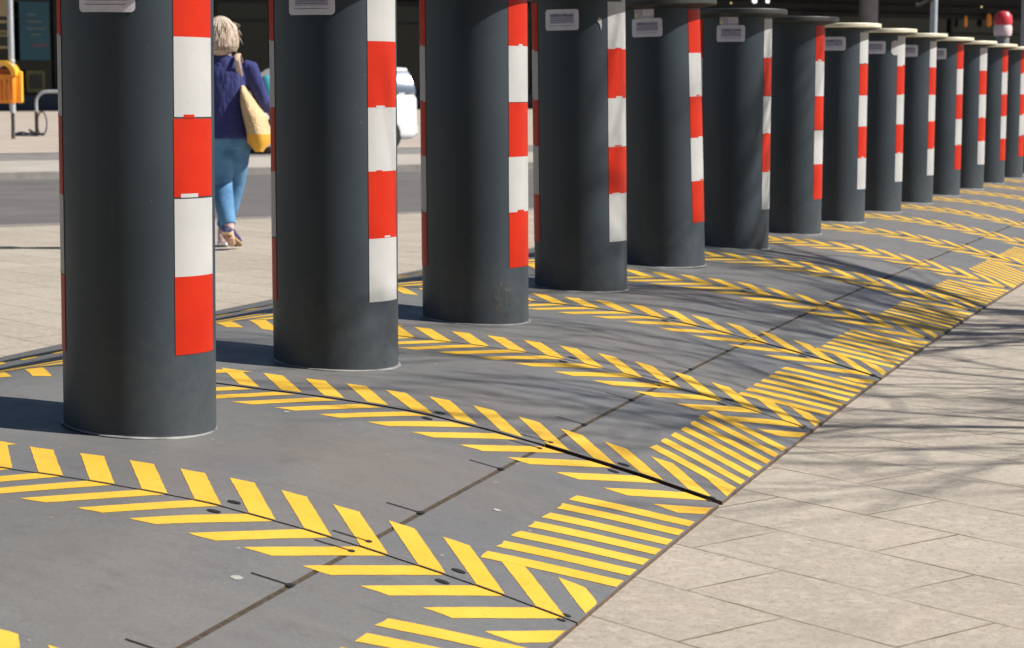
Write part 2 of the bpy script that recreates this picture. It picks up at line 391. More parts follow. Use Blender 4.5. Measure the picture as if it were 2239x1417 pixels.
# ------------------------------------------------------------------ bollards
RB, HB = .987, 6.16
def curved(b, a0, a1, z0, z1, r, mi=0, na=10, nz=4, ragged=0, rn=None):
    jit = {}
    def fn(u, v):
        a = a0 + (a1 - a0) * u; z = z0 + (z1 - z0) * v
        return Vector((math.cos(R(a)) * r * S, math.sin(R(a)) * r * S, z * S))
    b.grid(fn, na, nz, mi)
def rounded_curved(b, ac, zc, wa, hz, r, mi, rad=.07, k=5):
    # rounded rectangle wrapped on the shaft; wa,hz in S units
    pts = []
    for cx, cz, st in ((1, -1, -90), (1, 1, 0), (-1, 1, 90), (-1, -1, 180)):
        for i in range(k + 1):
            an = R(st + 90 * i / k)
            pts.append((cx * (wa / 2 - rad) + rad * math.cos(an), cz * (hz / 2 - rad) + rad * math.sin(an)))
    # strips between left and right outline at shared heights keep it on the curve
    hs = sorted({round(p[1], 5) for p in pts})
    def span(h):
        xs = [p[0] for p in pts if abs(p[1] - h) < 1e-4]
        return min(xs), max(xs)
    rows = []
    for h in hs:
        x0, x1 = span(h)
        rows.append([(x0 + (x1 - x0) * i / 14, h) for i in range(15)])
    vs = []; fs = []
    for rw in rows:
        for x, h in rw:
            a = R(ac) + x / r; vs.append(Vector((math.cos(a) * r * S, math.sin(a) * r * S, (zc + h) * S)))
    for j in range(len(rows) - 1):
        for i in range(14):
            q = j * 15 + i; fs.append((q, q + 1, q + 16, q + 15))
    b.add(vs, fs, mi)
STRIPE0 = [-32.7, -33.2, -29.5, -34, -28.5, -23.5, -29, -31, -31, -31, -32, -37, -33, -34, -33]
BOT = 'RWRWRWRWWWRWRRW'
STKZ = {0: 5.51, 1: 5.615}
STK = {0: (-82, 1), 1: (-85, 1), 3: (-93, 1), 4: (-90, 2), 5: (-81, 2), 7: (-84, 1), 8: (-82, 1), 9: (-84, 1), 10: (-84, 1)}
LEAN = {2: .35, 3: .8, 4: 1.9, 0: -.5}
DESC = ['nearest and largest dark grey bollard, at the left, stripe ending in red',
 'second dark grey bollard from the left, just right of the walking woman, white bottom field',
 'third dark grey bollard from the left, with scuffed paint near its foot',
 'fourth bollard from the left, torn white scrap beside one sticker, white bottom field',
 'fifth bollard from the left, leaning slightly, two stacked stickers and red bottom field',
 'sixth bollard from the left, upright, two stacked stickers and white bottom field',
 'seventh bollard from the left, darker cap and no sticker, red bottom field',
 'eighth bollard from the left, the first whose bright cap rim shows whole',
 'ninth bollard from the left, with a crumpled white sticker beside its stripe',
 'tenth bollard from the left, last of the three neighbours with white bottom fields',
 'eleventh bollard from the left, red bottom field, fifth from the right end',
 'twelfth bollard from the left, white bottom field, fourth from the right end',
 'thirteenth bollard from the left, in front of the red topped post, third from right end',
 'fourteenth bollard from the left, red bottom field, cut by the right picture edge',
 'last small bollard at the right picture edge, mostly hidden behind the fourteenth']
def shaft_mesh():
    b = MB()
    b.lathe([(RB, -.35), (RB, .5), (RB, 2), (RB, 4), (RB, 5.6), (RB, HB - .02), (RB - .02, HB)], 96); return b
shaft_src = cap_src = under_src = collar_src = None
for n in range(N_BOL):
    root = empty('bollard', surf(0, n * P))
    rn = random.Random(100 + n)
    if shaft_src is None:
        shaft_src = shaft_mesh().build('shaft', M['paint'], root, True, 30)
        b = MB(); b.lathe([(RB + .02, HB - .10), (1.37, HB - .03), (1.40, HB), (1.40, HB + .09), (1.38, HB + .115), (0.02, HB + .14)], 96)
        b.v = [(x * S, y * S, z * S) for x, y, z in b.v]
        # split underside / rim by material
        b.m = [1 if (i < 96) else 0 for i in range(len(b.m))]
        cap_src = b.build('cap', [M['capdarker'], M['capdark']], root, True, 30)
        for vtx in shaft_src.data.vertices: vtx.co *= S
        b = MB(); K = 64
        rings = []
        for r_, up in ((RB + .045, .0), (RB + .038, .008), (RB + .012, .014), (RB - .01, .02)):
            rings.append([(surf(r_ * math.cos(2 * math.pi * i / K), 5.0 * P + r_ * math.sin(2 * math.pi * i / K), up) - surf(0, 5.0 * P)) for i in range(K)])
        b.loft(rings, 0, False); collar_src = b.build('base_collar', M['collar'], root, True, 40)
    else:
        for src in (shaft_src, cap_src, collar_src):
            c = src.copy(); col.objects.link(c); c.parent = root
            if src is cap_src and n > 6: c.material_slots[0].link = 'OBJECT'; c.material_slots[0].material = M['cap']  # first seven bollards keep the darker cap colour
    a0 = STRIPE0[n]; r = RB + .007
    def strip(a0, a1, first):
        b = MB(); seq = [first, 'W' if first == 'R' else 'R']
        for k in range(5):
            mi = 0 if seq[k % 2] == 'R' else 1
            z0 = 1.0 + k; z1 = z0 + 1.0
            curved(b, a0 + rn.uniform(-.4, .4), a1 + rn.uniform(-.5, .5), z0 + rn.uniform(-.012, .012), z1 + rn.uniform(-.02, .03), r + .0008 * (k % 2), mi, 12, 5)
            if rn.random() < .7:      # torn sliver of the field above
                u0 = rn.uniform(.1, .6); u1 = u0 + rn.uniform(.15, .4)
                curved(b, a0 + (a1 - a0) * u0, a0 + (a1 - a0) * min(u1, 1), z1 - .0, z1 + rn.uniform(.025, .05), r + .003, mi, 5, 1)
        return b.build('reflective_strip', [M['red'], M['white']], root, True)
    strip(a0, a0 + 43.5, BOT[n]); strip(-173, -131.5 + (0 if n else 1), 'R')
    if n in STK:
        ac, cnt = STK[n]; rs = RB + .010; dz = STKZ.get(n, 5.63) - 5.63
        b = MB(); rounded_curved(b, ac, 5.63 + dz, .76, .43, rs, 0, .06)
        st = b.build('sticker', M['sticker'], root, True)
        b = MB(); ss = rs + .004
        def patch(b, x0, x1, z0, z1, mi, rr=ss): curved(b, ac + math.degrees(x0 / rs), ac + math.degrees(x1 / rs), z0 + dz, z1 + dz, rr, mi, 4, 1)
        patch(b, -.26, .28, 5.55, 5.76, 1, ss)
        x = -.24
        while x < .24:            # a line of bold lettering too small to read
            w = rn.uniform(.02, .04); h = rn.uniform(.030, .055)
            patch(b, x, x + w, 5.695, 5.695 + h, 0, ss + .002); x += w + (.03 if abs(x) < .03 else .008)
        for zz in (5.655, 5.615, 5.58):
            x = -.24
            while x < .25:
                w = rn.uniform(.015, .03); patch(b, x, x + w, zz, zz + .014, 0, ss + .002); x += w + rn.uniform(.006, .012)
        patch(b, -.28, .26, 5.505, 5.513, 0, ss + .002)
        b.build('printed_text', [M['ink'], M['lilac']], st, False)
        if cnt == 2:
            b = MB(); rounded_curved(b, ac - 3, 5.965, .50, .25, rs, 1, .06); rounded_curved(b, ac + 3, 5.975, .27, .15, rs + .004, 0, .06)
            rounded_curved(b, ac - 14, 5.92, .08, .10, rs + .004, 2, .03)
            b.build('sticker', [M['sticker'], M['lilac'], M['amber']], root, True)
    if n == 8:
        b = MB(); rounded_curved(b, -38, 5.62, .36, .5, RB + .014, 0, .14); b.build('sticker', M['white'], root, True)
    if n == 3:
        b = MB(); pts = [(-49, 5.6), (-46, 5.67), (-43, 5.64), (-42.5, 5.5), (-43.3, 5.40), (-45.5, 5.53)]
        b.add([Vector((math.cos(R(a)) * (RB + .012) * S, math.sin(R(a)) * (RB + .012) * S, z * S)) for a, z in pts], [tuple(range(6))]); b.build('torn_scrap', M['white'], root)
    if n == 2:     # scuffed patch low on the right
        m = mat('scuff', (.11, .11, .105), .8); t = NT(m); v = t.coord()
        al = t.ramp(t.noise(v, 22, 6, .75), [(.50, g3(0)), (.62, g3(.75))]); t.color(t.ramp(t.noise(v, 40, 4), [(.3, (.06, .06, .058)), (.7, (.13, .13, .12))])); t.l(al, t.b.inputs['Alpha'])
        b = MB(); rounded_curved(b, -38, .42, .42, .66, RB + .005, 0, .18); b.build('scuff_mark', m, root, True)
    if n in LEAN:
        ax = Vector((-.357, .934, 0)); root.rotation_mode = 'QUATERNION'
        root.rotation_quaternion = Matrix.Rotation(R(-LEAN[n]), 3, ax).to_quaternion()
    tag(root, DESC[n], 'bollard', 'bollards standing in a row on the platform')

# ------------------------------------------------------------------ far side of the street
M['facade'] = noisy('facade_cladding', (.007, .007, .009), (.014, .013, .014), 2, .8)
M['navy'] = noisy('plinth_navy', (.016, .022, .045), (.026, .034, .062), 3, .6)
M['glassdark'] = mat('dark_shop_glass', (.006, .007, .009), .12, 0, .35)
M['brownroom'] = noisy('brown_interior', (.020, .012, .007), (.040, .022, .010), .9, .6)
M['teal'] = noisy('poster_teal', (.012, .070, .105), (.018, .095, .135), 1.2, .5)
M['tealink'] = noisy('poster_print', (.09, .13, .12), (.12, .15, .14), 5, .5)
M['pinkink'] = noisy('poster_pink', (.16, .04, .08), (.2, .05, .1), 5, .5)
M['tan'] = noisy('poster_tan', (.36, .26, .14), (.44, .33, .19), 2.5, .6)
M['olive'] = noisy('poster_olive', (.10, .09, .03), (.15, .13, .05), 4, .6)
M['olivedark'] = noisy('poster_dark', (.02, .02, .015), (.03, .03, .02), 4, .6)
M['stone'] = noisy('column_stone', (.17, .17, .19), (.23, .225, .235), 3, .7)
M['steel'] = noisy('galvanised_pole', (.40, .43, .46), (.52, .54, .56), 12, .45, metal=.2)
M['darksteel'] = noisy('dark_pole_foot', (.03, .028, .026), (.05, .045, .04), 12, .6)
def emis(name, c, s):
    m = mat(name, c, .4); b = m.node_tree.nodes['Principled BSDF']; b.inputs['Emission Color'].default_value = (*c, 1); b.inputs['Emission Strength'].default_value = s; return m
M['globew'] = emis('globe_white', (.95, .97, 1), 1.1); M['lampy'] = emis('lamp_warm', (1, .75, .35), .9); M['lampo'] = emis('lamp_amber', (.6, .20, .03), .10)

RZ_ST = math.atan2(.787, .617)              # local x along the street, local y away from the camera
def st_empty(name, a, q, z=None):
    return empty(name, street(a, q, zq(q) if z is None else z), RZ_ST)
# the dark shop building; local metres, x along the street from a=40, y into the building
bld = st_empty('shop_building', 40, 232, 1.93)
L0, L1 = -30.0, 75.0
def u(a): return (a - 40) * S
b = MB(); b.box(((L0 + L1) / 2, 3.2, 7.4), (L1 - L0, 6.0, 8.6), 0); b.box(((L0 + L1) / 2, .6, 3.05), (L1 - L0, .9, .24), 0); b.build('wall', M['facade'], bld)
b = MB(); b.box(((L0 + L1) / 2, 1.6, 3.04), (L1 - L0, 3.0, .25), 0); b.box(((L0 + L1) / 2, -1.9, 4.6), (L1 - L0, 4.2, .4), 0, bev=.05); b.build('shade_canopy', M['facade'], bld)  # overhang added out of view to put the shop front in shade
b = MB(); b.box(((L0 + L1) / 2, .12, .2), (L1 - L0, .24, .40), 0, bev=.02); b.build('plinth', M['navy'], bld)
b = MB(); b.box(((L0 + L1) / 2, 3.5, 1.5), (L1 - L0, .2, 3.0), 0); b.build('back_room', M['brownroom'], bld)
edges = [L0, u(50), u(63), u(77), u(82.6), u(92), u(104), u(112), u(122), u(136), u(152), u(168), u(185), u(200), u(214), u(229), u(240), u(262), L1]
for i in range(len(edges) - 1):
    x0, x1 = edges[i], edges[i + 1]
    f = MB()
    f.box((x0, .08, 1.65), (.10, .16, 2.5), 0); f.box(((x0 + x1) / 2, .08, 2.84), (x1 - x0 - .1, .14, .12), 0); f.box(((x0 + x1) / 2, .08, .46), (x1 - x0 - .1, .14, .10), 0)
    f.box((x0 + (x1 - x0) * .5, .08, 2.32), (x1 - x0 - .1, .10, .06), 0)
    w_ = f.build('window_frame', M['facade'], bld)
    p_ = MB(); p_.box(((x0 + x1) / 2, .10, 1.65), (x1 - x0 - .1, .012, 2.26), 0); p_.build('pane', M['glassdark'], w_)
tag(bld, 'long dark shop building with glazed ground floor across the street', 'building')

def poster(name, a0, a1, z0, z1, label, mats, fn=None, d=.08):
    r_ = st_empty(name, (a0 + a1) / 2, 232 - .4, z0); W_, H_ = (a1 - a0) * S, (z1 - z0) * S
    b = MB(); b.box((0, 0, H_ / 2), (W_, .05, H_), 0, bev=.01); b.build('panel', mats[0], r_)
    if fn: fn(r_, W_, H_, mats)
    return tag(r_, label, 'poster')
def lines(r_, W_, H_, mats):
    b = MB()
    for z, w_, x in ((.78, .32, -.1), (.66, .50, 0), (.54, .62, .04), (.44, .36, .05)): b.box((x * W_, -.032, z * H_), (w_ * W_, .006, .035 * H_), 0)
    b.build('print_line', mats[1], r_)
    b = MB(); b.box((.12 * W_, -.032, .26 * H_), (.5 * W_, .006, .04 * H_), 0); b.build('pink_line', mats[2], r_)
poster('poster', 77.9, 81.7, 7.9, 15.0, 'dark teal poster with faint lines of print behind the grey pole', [M['teal'], M['tealink'], M['pinkink']], lines)
def foliage(r_, W_, H_, mats):
    b = MB()
    for z, h in ((.12, .16), (.36, .12), (.5, .06)): b.box((.08 * W_, -.032, z * H_), (.84 * W_, .006, h * H_), 0)
    b.build('dark_motif', mats[1], r_)
    b = MB(); b.box((0, -.032, .25 * H_), (W_ * .96, .006, .06 * H_), 0); b.build('olive_motif', mats[2], r_)
poster('poster', 70.5, 76.4, 9.3, 16.5, 'tan and olive shop window picture at the top left corner', [M['tan'], M['olivedark'], M['olive']], foliage)
r_ = st_empty('display_box', 79.7, 232 - .6, 3.9)
b = MB(); b.box((0, 0, .3), (.5, .08, .58), 0, bev=.03); b.build('panel', M['olive'], r_); b = MB(); b.box((0, -.045, .3), (.34, .01, .36), 0); b.build('inset', M['olivedark'], r_)
tag(r_, 'dim olive display panel under the teal poster', 'display')

# pole with litter bin
PX, PY, PZ = -90.3, 135.51, .11
cr = .3648
def cam_empty(name, x, y, z): return empty(name, (x * S, y * S, z * S), cr)
pole = cam_empty('sign_pole', PX, PY, PZ)
b = MB(); b.lathe([(.052, .45), (.052, 1.6), (.050, 3.0), (.048, 4.2), (.02, 4.22)], 20); b.build('shaft', M['steel'], pole, True)
b = MB(); b.lathe([(.06, -.02), (.034, .02), (.030, .46), (.036, .48)], 16); b.build('foot', M['darksteel'], pole, True)
for zz in (1.35, .85):
    b = MB(); b.lathe([(.058, -.03), (.062, -.02), (.062, .02), (.058, .03)], 20, c=(0, 0, zz)); b.build('clamp', M['steel'], pole, True)
tag(pole, 'slim grey pole at the left edge carrying the orange litter bin', 'pole')
M['orange'] = noisy('bin_orange', (.78, .22, .012), (.86, .29, .02), 6, .45)
M['orangedark'] = noisy('bin_shade', (.30, .055, .008), (.36, .07, .01), 6, .6)
M['yolk'] = noisy('bin_hood', (.86, .42, .03), (.92, .50, .06), 6, .42)
bn = cam_empty('litter_bin', PX - .205 / S * .934 + .20, PY - .205 * .357 / S + .3, PZ)
def rr(w_, d_, z, r, k=4, cx=0, cy=0):
    pts = []
    for sx, sy, st in ((1, -1, -90), (1, 1, 0), (-1, 1, 90), (-1, -1, 180)):
        for i in range(k + 1):
            an = R(st + 90 * i / k); pts.append((cx + sx * (w_ / 2 - r) + r * math.cos(an), cy + sy * (d_ / 2 - r) + r * math.sin(an), z))
    return pts
b = MB(); b.loft([rr(.40, .30, .62, .08), rr(.44, .34, .66, .10), rr(.46, .36, 1.05, .10), rr(.46, .36, 1.12, .10)]); b.build('body', M['orange'], bn, True)
b = MB()
for i in range(5): b.box((-.17 + i * .085, -.178, .86), (.022, .012, .36), 0, bev=.005)
b.build('rib', M['orangedark'], bn)
b = MB(); b.box((0, -.06, 1.17), (.40, .20, .10), 0, bev=.02); b.build('opening', M['orangedark'], bn)
b = MB(); b.loft([[(.25 * math.cos(R(t_)), y_, 1.10 + .26 * math.sin(R(t_))) for t_ in range(0, 181, 12)] + [(.17 * math.cos(R(t_)), y_, 1.10 + .18 * math.sin(R(t_))) for t_ in range(180, -1, -12)] for y_ in (-.2, -.19, .19, .2)]); b.build('hood', M['yolk'], bn, True)
b = MB(); b.box((.27, .02, .9), (.10, .10, .56), 0, bev=.02); b.build('mounting_bracket', M['yolk'], bn)
tag(bn, 'orange litter bin with arched hood on the grey pole', 'litter bin')

# bicycle stand with a ring lock
hp = cam_empty('bicycle_stand', -91.6, 141.2, .22)
def arch(w_, h_, r):
    p_ = [(0, 0, -.05), (0, 0, h_ - r)] + [(r - r * math.cos(R(k)), 0, h_ - r + r * math.sin(R(k))) for k in range(15, 91, 15)]
    p_ += [(w_ - r + r * math.sin(R(k)), 0, h_ - r + r * math.cos(R(k))) for k in range(0, 91, 15)] + [(w_, 0, -.05)]; return p_
b = MB(); b.tube(arch(.75, .80, .20), .030, 12); b.build('hoop', M['steel'], hp, True)
b = MB(); b.lathe([(.033, 0), (.034, .42), (.03, .44)], 14); b.build('sleeve', M['darksteel'], hp, True)
tag(hp, 'bent steel bicycle stand on the far pavement beside the nearest bollard', 'bike stand')
lk = cam_empty('ring_lock', -91.6 + .3, 141.2 - .5, .22)
b = MB(); b.tube([(.10 + .085 * math.cos(R(k)), 0, .23 + .21 * math.sin(R(k))) for k in range(0, 361, 15)], .013, 8); b.build('cable', M['darksteel'], lk, True)
b = MB(); b.tube([(-.14, .0, .12), (-.06, 0, .07), (.02, 0, .03), (.12, 0, .05)], .02, 8); b.build('lock_body', M['black'], lk, True)
tag(lk, 'dark cable lock hanging round the foot of the bicycle stand', 'lock')
bg_ = cam_empty('dark_lump', -93.0, 140.9, .20)  # two low lumps on the pavement, one dark and one grey
b = MB(); b.ball((0, 0, .035), (.115, .09, .055)); b.build('lump_dark', M['navy'], bg_, True)
b = MB(); b.ball((.17, 0, .03), (.10, .07, .045)); b.build('lump_grey', noisy('lump_grey_tone', (.16, .17, .24), (.2, .21, .28), 20, .8), bg_, True)
tag(bg_, 'small dark lump lying on the pavement beside the bicycle stand', 'bag')

# posts across the right of the background
def column(name, x, y, z, rad, h, mt, label, cat):
    r_ = cam_empty(name, x, y, z)
    b = MB(); b.lathe([(rad, 0), (rad, h - .1), (rad * .98, h)], 28); b.build('shaft', mt, r_, True)
    b = MB(); b.lathe([(rad * 1.2, -.05), (rad * 1.2, .12), (rad * 1.02, .16)], 28); b.build('base', M['darksteel'], r_, True)
    return tag(r_, label, cat)
column('building_column', -50.4, 303.0, 1.93, .29, 4.4, M['stone'], 'thick round grey column in front of the dark building', 'column')
p2 = column('lamp_pole', -14.06, 146.19, -.9, .056, 5.2, M['steel'], 'thin pale pole with a dark bracket, right of the thick column', 'pole')
b = MB(); b.tube([(.02, -.05, 2.52), (-.10, -.06, 2.45), (-.24, -.06, 2.38), (-.30, -.06, 2.39)], .03, 8); b.build('bracket', M['darksteel'], p2, True)
b = MB(); b.ball((.085, -.03, 2.60), (.035, .03, .07)); b.build('pole_leaf', M['olive'], p2, True)  # olive blob for a greenish leaf beside the pole
column('street_pole', -4.73, 128.34, -1.3, .075, 5.4, noisy('pink_grey_pole', (.36, .32, .33), (.44, .40, .40), 4, .6), 'pinkish grey pole cut by the right picture edge', 'pole')
bp = cam_empty('beacon_post', -4.82, 117.61, -1.45)
b = MB(); b.lathe([(.085, 0), (.085, 1.82), (.08, 1.86)], 24); b.build('post', M['stone'], bp, True)
b = MB(); b.lathe([(.105, 1.86), (.118, 1.90), (.118, 1.97), (.108, 2.0)], 24); b.build('white_band', noisy('pink_white', (.72, .55, .58), (.8, .64, .66), 5, .4), bp, True)
b = MB(); b.lathe([(.112, 2.0), (.12, 2.03), (.112, 2.12), (.07, 2.17), (.01, 2.18)], 24); b.build('red_cap', noisy('cap_red', (.65, .03, .05), (.72, .05, .07), 5, .35), bp, True)
tag(bp, 'grey post with a red cap and pale band above the far bollards', 'post')

# bright spots at the shop windows, built as small glowing globes
def lamp(x, z, r, k, label, a_off=0):
    D = {}
    o = street(x, 231.2, z); r_ = empty('glow_globe', o)
    b = MB(); b.ball((0, 0, 0), r); b.build('globe', M[k], r_, True)
    b = MB(); b.tube([(0, 0, r * .8), (0, 0, r + .12 + rng.uniform(0, .05))], .012, 6); b.build('cord', M['black'], r_, True)
    tag(r_, label, 'lamp')
lamp(185.2, 17.0, .022, 'lampy', 'tiny warm spark of a lamp left of the white pair of globes')
lamp(189.5, 17.4, .075, 'globew', 'left one of two bright white globes above the sixth bollard')
lamp(191.9, 17.4, .060, 'globew', 'right one of two bright white globes above the sixth bollard')
lamp(234.4, 17.4, .024, 'lampy', 'tiny warm spark of a lamp above the eleventh bollard')
def glow(x, z0, z1, w_, label):
    r_ = st_empty('wall_lamp', x, 231.4, z0); h = (z1 - z0) * S
    b = MB(); b.lathe([(w_ * .3, 0), (w_, h * .15), (w_ * .9, h * .8), (w_ * .4, h)], 16); b.build('shade', M['lampo'], r_, True)
    b = MB(); b.box((0, .04, h / 2), (w_ * .6, .04, h * .5), 0); b.build('wall_plate', M['black'], r_)
    tag(r_, label, 'lamp')
glow(231.3, 14.2, 16.0, .06, 'dim amber wall lamp, left one of two above the far bollards'); glow(236.2, 14.3, 16.4, .09, 'brighter amber wall lamp left of the red capped post')

# ------------------------------------------------------------------ parked car, seen from its side
M['carwhite'] = mat('car_white', (.78, .79, .80), .22, 0, .5, .6); t = NT(M['carwhite']); t.color(t.ramp(t.noise(t.coord(), 3, 4), [(.3, (.74, .75, .76)), (.7, (.80, .81, .82))]))
M['carglass'] = mat('car_glass', (.13, .16, .21), .27, .3, .9)
M['tyre'] = noisy('tyre', (.012, .012, .012), (.02, .02, .02), 20, .9)
M['rim'] = noisy('rim', (.45, .46, .47), (.55, .56, .57), 20, .35, metal=.6)
car = st_empty('parked_car', 57.75, 128.7, -.60)
LEN, WID = 3.36, 1.6
def body_ring(x, w_, z0, z1, r):
    w2 = w_ / 2
    pts = []
    for cy, cz, st in ((1, 0, -90), (1, 1, 0), (-1, 1, 90), (-1, 0, 180)):
        zz = z0 if cz == 0 else z1
        for i in range(5):
            an = R(st + 90 * i / 4); pts.append((x, cy * (w2 - r) + r * math.cos(an), (zz + r if cz == 0 else zz - r) + r * math.sin(an)))
    return pts
b = MB(); b.loft([body_ring(x, w_, z0, z1, r) for x, w_, z0, z1, r in ((0, 1.1, .36, .60, .1), (.06, 1.35, .24, .70, .14), (.25, 1.54, .20, .80, .16), (.75, WID, .19, .88, .14), (1.0, WID, .19, .90, .12), (3.0, WID, .19, .93, .10), (3.24, 1.56, .20, .93, .10), (3.33, 1.46, .24, .90, .10), (LEN, 1.35, .32, .60, .10))]); b.build('body', M['carwhite'], car, True, 35)
b = MB(); b.loft([body_ring(x, w_, .86, z1, r) for x, w_, z1, r in ((.70, 1.40, .92, .03), (1.25, 1.18, 1.33, .06), (1.5, 1.16, 1.38, .07), (2.6, 1.16, 1.38, .07), (3.25, 1.12, 1.35, .06), (3.33, 1.34, .98, .04))]); b.build('roof', M['carwhite'], car, True, 35)
b = MB()
def sidewin(b, xs, s):
    (a0, a1, c1, c0) = xs
    def fn(u_, v_):
        x = (a0 + (c0 - a0) * v_) * (1 - u_) + (a1 + (c1 - a1) * v_) * u_
        return (x, -s * (.765 - .03 * v_ - .125 * v_ * v_ - .03 * (2 * u_ - 1) ** 2 * .5), .945 + .355 * v_)
    b.grid(fn, 8, 10, 0, flip=(s < 0))
for s_ in (1, -1):
    for xs in ((.98, 1.9, 1.9, 1.38), (1.96, 2.62, 2.62, 1.96), (2.68, 3.31, 3.24, 2.68)):
        b = MB(); sidewin(b, xs, s_); b.build('window', M['carglass'], car, True)
b = MB(); b.add([(.74, -.66, .93), (.74, .66, .93), (1.235, .60, 1.30), (1.235, -.60, 1.30)], [(3, 2, 1, 0)]); b.build('windscreen', M['carglass'], car)
for x in (.62, 2.74):
    for s_ in (-1, 1):
        c = (x, s_ * .72, .28)
        b = MB(); prof = [(.0, -.09), (.24, -.09), (.28, -.06), (.28, .06), (.24, .09), (0, .09)]
        b.loft([[(c[0] + r * math.cos(2 * math.pi * k / 28), c[1] + y, c[2] + r * math.sin(2 * math.pi * k / 28)) for k in range(28)] for r, y in [(max(r, .01), y) for r, y in prof]]); w_ = b.build('wheel', M['tyre'], car, True, 40)
        b = MB(); b.loft([[(c[0] + r * math.cos(2 * math.pi * k / 20), c[1] + s_ * y, c[2] + r * math.sin(2 * math.pi * k / 20)) for k in range(20)] for r, y in ((.17, .08), (.17, .1), (.10, .105), (.03, .115))]); b.build('rim', M['rim'], w_, True)
b = MB(); b.box((3.30, 0, .36), (.12, 1.50, .20), 0, bev=.04); b.build('rear_bumper', M['carwhite'], car, True)
for s_ in (-1, 1):
    b = MB(); b.box((3.325, s_ * .62, .74), (.04, .14, .22), 0, bev=.015); b.build('tail_light', noisy('tail_red', (.4, .02, .02), (.45, .03, .03), 5, .3), car)
    b = MB(); b.box((.12, s_ * .5, .62), (.10, .22, .12), 0, bev=.03); b.build('headlight', M['rim'], car)
    b = MB(); b.box((2.0, s_ * .805, .80), (.16, .02, .03), 0, bev=.006); b.build('door_handle', M['darksteel'], car)
    b = MB(); b.box((1.05, s_ * .86, .98), (.10, .14, .10), 0, bev=.03); b.build('wing_mirror', M['carwhite'], car)
tag(car, 'small white car parked across the street between the second and third bollards', 'car')

# ------------------------------------------------------------------ woman walking away
pe = empty('person', (-20.49 * S, 42.3 * S, -1.262 * S), .3648)
def remesh(o, vox, it=6):
    m_ = o.modifiers.new('union', 'REMESH'); m_.mode = 'VOXEL'; m_.voxel_size = vox; m_.use_smooth_shade = True
    s_ = o.modifiers.new('soften', 'SMOOTH'); s_.factor = .5; s_.iterations = it
def ring(c, rx, ry, k=16, tilt=0):
    return [(c[0] + rx * math.cos(2 * math.pi * i / k), c[1] + ry * math.sin(2 * math.pi * i / k), c[2] + tilt * rx * math.cos(2 * math.pi * i / k)) for i in range(k)]
skin = noisy('skin', (.52, .32, .24), (.58, .37, .28), 12, .55)
HIPL, KNL, ANL = (-.055, 0, .80), (-.035, -.01, .44), (.018, -.13, .135)
HIPR, KNR, ANR = (.085, 0, .80), (.035, .16, .45), (-.06, .24, .10)
SHR, ELR, WRR = (.165, 0, 1.265), (.255, .02, 1.03), (.27, .22, .98)
SHL, ELL, WRL = (-.185, 0, 1.265), (-.245, -.05, 1.0), (-.24, .08, .80)
b = MB()
b.loft([ring((-.01, 0, z), rx, ry) for z, rx, ry in ((.76, .13, .11), (.84, .155, .125), (.96, .135, .11), (1.10, .15, .11), (1.22, .17, .10), (1.29, .13, .075), (1.33, .055, .055), (1.40, .05, .05))])
b.ball((-.035, .02, 1.485), (.078, .095, .112)); b.ball((-.035, .115, 1.465), (.014, .02, .02)); b.ball((-.115, .02, 1.475), (.012, .022, .03)); b.ball((.045, .02, 1.475), (.012, .022, .03))
for A, K, E_ in ((HIPL, KNL, ANL), (HIPR, KNR, ANR)): b.tube([A, K, ((K[0] + E_[0]) / 2, (K[1] + E_[1]) / 2 - .015, (K[2] + E_[2]) / 2), E_], [.075, .052, .05, .034], 12)
b.tube([ANL, (.03, -.15, .085), (.035, -.08, .03)], [.034, .034, .03], 10); b.tube([ANR, (-.06, .20, .05), (-.065, .33, .03)], [.034, .036, .028], 10)
for A, K, E_ in ((SHR, ELR, WRR), (SHL, ELL, WRL)): b.tube([A, K, E_], [.048, .038, .027], 12)
for E_, sx in ((WRR, 1), (WRL, -1)):
    c = Vector(E_); dirn = Vector((0, .9, -.3)) if sx > 0 else Vector((0, .35, -.9)); dirn.normalize(); side = Vector((1, 0, 0)); nrm = dirn.cross(side)
    b.tube([c, c + dirn * .04, c + dirn * .09], [(.026, .016), (.038, .016), (.036, .014)], 10)
    for k in range(4):
        st = c + dirn * .085 + side * (-.027 + .018 * k); ln = (.062, .072, .068, .052)[k]
        b.tube([st, st + dirn * ln * .5 + nrm * -.008, st + dirn * ln * .9 + nrm * -.026], [.0085, .008, .0065], 8)
    st = c + dirn * .035 - side * .034 * sx; b.tube([st, st + dirn * .035 - side * .022 * sx, st + dirn * .062 - side * .02 * sx + nrm * -.01], [.011, .0095, .0075], 8)
body = b.build('body', skin, pe, True); remesh(body, .009, 4)
# cardigan
m = noisy('cardigan_knit', (.028, .034, .140), (.048, .054, .20), 9, .95, .3); M['cardigan'] = m; t = NT(m); t.bump(t.noise(t.coord((1, 1, .35)), 9, 4, .6), .9, .05)
b = MB()
b.loft([ring((x, 0, z), rx, ry, 24) for x, z, rx, ry in ((.002, .770, .178, .150), (.002, .80, .182, .153), (-.001, .90, .168, .138), (-.008, 1.0, .152, .125), (-.01, 1.12, .165, .122), (-.01, 1.22, .178, .11), (-.01, 1.28, .15, .085), (-.012, 1.325, .085, .068), (-.015, 1.35, .062, .06))])
for A, K, E_ in ((SHR, ELR, WRR), (SHL, ELL, WRL)):
    A2 = (A[0] * .82, 0, A[2] + .0); mid = tuple((A[i] + K[i]) / 2 for i in range(3))
    b.tube([A2, A, mid, K, tuple((K[i] + E_[i]) / 2 for i in range(3)), E_], [.058, .064, .058, .053, .047, .043], 14)
cg = b.build('cardigan', M['cardigan'], pe, True); remesh(cg, .010, 5)
b = MB()            # folds of cloth down the back
